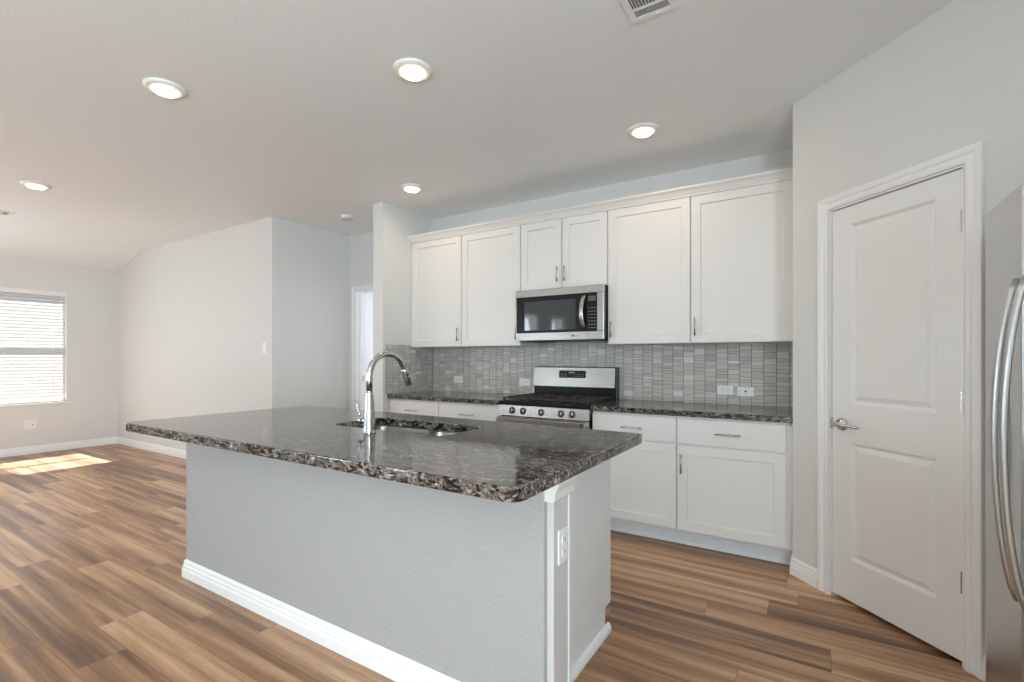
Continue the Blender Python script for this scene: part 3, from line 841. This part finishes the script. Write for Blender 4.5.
# local frame: x runs toward -Y of the room, front faces -y(local) = -X(room)
YM = (FY0+FY1)/2
def fl(Y): return YM-Y
B().box(fl(FY1)+.006, fl(FY0)-.006, .07, .76, .03, 1.765, .004).box(fl(FY1)+.05, fl(FY0)-.05, .1, .7, 0, .03).obj('body', plain('fridge_side_grey', (.20, .20, .21), .45), fr)
dl = B().box(fl(FY1), fl(FYS)-.003, 0, .068, .06, 1.78, .008, 3).obj('freezer_door', STEELV, fr)
dr = B().box(fl(FYS)+.003, fl(FY0), 0, .068, .06, 1.78, .008, 3).obj('fridge_door', STEELV, fr)
def bow(x, parent):
    pts = []
    for i in range(25):
        s_ = i/24; pts.append((x, -.0-.051*math.sin(math.pi*s_)**.62, .545+s_*.955))
    B().tube(pts, .0155, 14, flat=(1.0, .62)).obj('handle', STEELV, parent)
bow(fl(2.035), dl); bow(fl(1.949), dr)
dp = B().box(fl(2.265), fl(2.105), -.004, .002, .83, 1.175, .003).obj('dispenser', plain('dispenser_grey', (.42, .43, .43), .35, .6), dl)
B().box(fl(2.255), fl(2.108), -.0055, -.003, .845, 1.035, .001).obj('dispenser_recess', RUBBER, dp)
B().box(fl(FY1)+.01, fl(FY0)-.01, .03, .07, .012, .055, .002).obj('base_grille', RUBBER, fr)

# ------------------------------------------------------------------ outlets and switches (local: plate in x-z, room side -y)
def outlet(label, loc, rz, gang=1, horiz=False, kind='duplex', cat='outlet', group=None, name='wall_outlet'):
    t = thing(name, label, cat, loc, rz, group)
    w_, h_ = (.070 if gang == 1 else .116), .115
    if horiz: w_, h_ = h_, w_
    pl = B().box(-w_/2, w_/2, -.006, 0, -h_/2, h_/2, .003).obj('cover_plate', PLASTIC, t)
    offs = [0] if gang == 1 else [-.023, .023]
    for ox in offs:
        if kind == 'duplex' or (kind == 'mixed' and ox < 0):
            for s_ in (-.0195, .0195):
                u, v = (s_, 0) if horiz else (ox, s_)
                f = B().box(u-.0145, u+.0145, -.0085, -.005, v-.0145, v+.0145, .002).obj('socket', PLASTIC, t)
                g = B()
                if horiz: g.box(u-.005, u+.004, -.0092, -.008, v-.007, v-.005).box(u-.005, u+.004, -.0092, -.008, v+.005, v+.007)
                else: g.box(u-.007, u-.005, -.0092, -.008, v-.003, v+.005).box(u+.005, u+.007, -.0092, -.008, v-.003, v+.005)
                g.obj('slot', SLOT, f)
        elif kind == 'switch':
            B().box(ox-.016, ox+.016, -.009, -.005, -.033, .033, .003).obj('rocker', PLASTIC, t)
        else:
            u, v = ox, 0
            B().lathe([(0, 0), (.007, 0), (.007, .006), (.003, .008), (0, .008)], (u, -.005, v), (0, -1, 0), 16).obj('jack', SLOT, t)
            for s_ in (-.042, .042):
                a, c_ = (s_, 0) if horiz else (ox, s_)
                B().lathe([(0, 0), (.003, 0), (.003, .001), (0, .001)], (a, -.006, c_), (0, -1, 0), 8).obj('screw', NICKEL, t)
    return t
YT = YB-.0065
outlet('white horizontal duplex outlet on the backsplash right of the stove', (-.584, YT, 1.022), 0, horiz=True)
outlet('white plate with one black jack on the backsplash, nearest the pantry', (-.444, YT, 1.016), 0, horiz=True, kind='jack')
outlet('white horizontal outlet on the backsplash just left of the stove', (-2.345, YT, 1.035), 0, horiz=True)
outlet('white horizontal outlet on the backsplash near the left corner', (-3.14, YT, 1.04), 0, horiz=True)
outlet('white duplex outlet on the cased end of the island', (-.720, 1.470, .640), math.pi/2)
outlet('white rocker light switch on the living wall beside the hall opening', (-4.985, YLV, 1.37), 0, kind='switch', cat='switch', name='light_switch')
outlet('white double-gang outlet low on the wall under the living window', (XW, 2.06, .385), math.pi/2, gang=2, kind='mixed')

# ------------------------------------------------------------------ ceiling fixtures
LP = [((-1.760, 1.855), 'round ceiling light lit warm above the island, nearest the sink'),
      ((-3.030, 1.255), 'round ceiling light over the left end of the island'),
      ((-.955, 3.140), 'round ceiling light in front of the cabinets right of the microwave'),
      ((-2.985, 3.135), 'round ceiling light close to the wing wall end'),
      ((-5.660, 1.367), 'round ceiling light farthest left, over the living area')]
cl = thing('ceiling_light', LP[0][1], 'ceiling light', (*LP[0][0], H), 0, 'round lit ceiling lights')
B().lathe([(0, 0), (.1, 0), (.1, -.007), (.088, -.015), (.066, -.019), (.062, -.012), (0, -.012)], seg=40).obj('trim_ring', plain('lamp_trim', (.85, .85, .84), .4), cl)
B().lathe([(0, -.0125), (.060, -.0125), (.060, -.022), (.053, -.029), (.035, -.033), (0, -.034)], seg=40).obj('lens', LENS, cl)
for p, lab in LP[1:]: dup(cl, (*p, H), 0, lab)
def lamp(p):
    d = bpy.data.lights.new('ceiling_lamp', 'AREA'); d.shape = 'DISK'; d.size = .12; d.energy = 2.6; d.color = (1, .80, .58)
    o = bpy.data.objects.new('ceiling_lamp', d); COL.objects.link(o); o.location = (*p, H-.04)
for p, lab in LP: lamp(p)
lamp((-1.2, -1.2)); lamp((-3.2, -1.2))

# smoke detector in the hall opening
sm = thing('smoke_detector', 'small white round smoke detector on the hall ceiling', 'smoke detector', (-4.154, 3.40, H))
B().lathe([(0, 0), (.062, 0), (.062, -.012), (.056, -.03), (.044, -.036), (0, -.037)]).obj('housing', PLASTIC, sm)
B().lathe([(.048, -.034), (.05, -.034), (.05, -.0365), (.046, -.037)]).obj('vent_ring', PRINT, sm)

# ceiling registers
def register(label, loc, w_, d_):
    t = thing('ceiling_vent', label, 'air vent', loc)
    z = -.008
    b = B().box(0, w_, 0, .03, z, 0, .002).box(0, w_, d_-.03, d_, z, 0, .002).box(0, .03, .03, d_-.03, z, 0, .002).box(w_-.03, w_, .03, d_-.03, z, 0, .002)
    b.box(.03, w_-.03, d_-.085, d_-.075, z, 0, .001).obj('frame', TRIM, t)
    B().box(.03, w_-.03, .03, d_-.03, -.0015, -.0005).obj('duct_opening', VENTD, t)
    b = B(); n = 4
    for i in range(n):
        y = d_-.037-i*.0105
        b.prism([(y, -.001), (y-.007, -.009), (y-.0085, -.009), (y-.0015, -.001)], 'x', .032, w_-.032)
    k = int((w_-.07)/.0125)
    for i in range(k):
        x = .036+i*.0125
        b.prism([(x, -.001), (x+.006, -.009), (x+.0075, -.009), (x+.0015, -.001)], 'y', .032, d_-.086)
    b.obj('louvre', TRIM, t)
    B().box(w_*.55, w_*.55+.02, d_-.022, d_-.008, z-.004, z, .001).obj('damper_lever', TRIM, t)
register('white louvred air vent in the ceiling at the top edge', (-.692, 1.825, H), .202, .290)
register('white air vent at far left over the living area', (-7.14, 1.22, H), .22, .30)
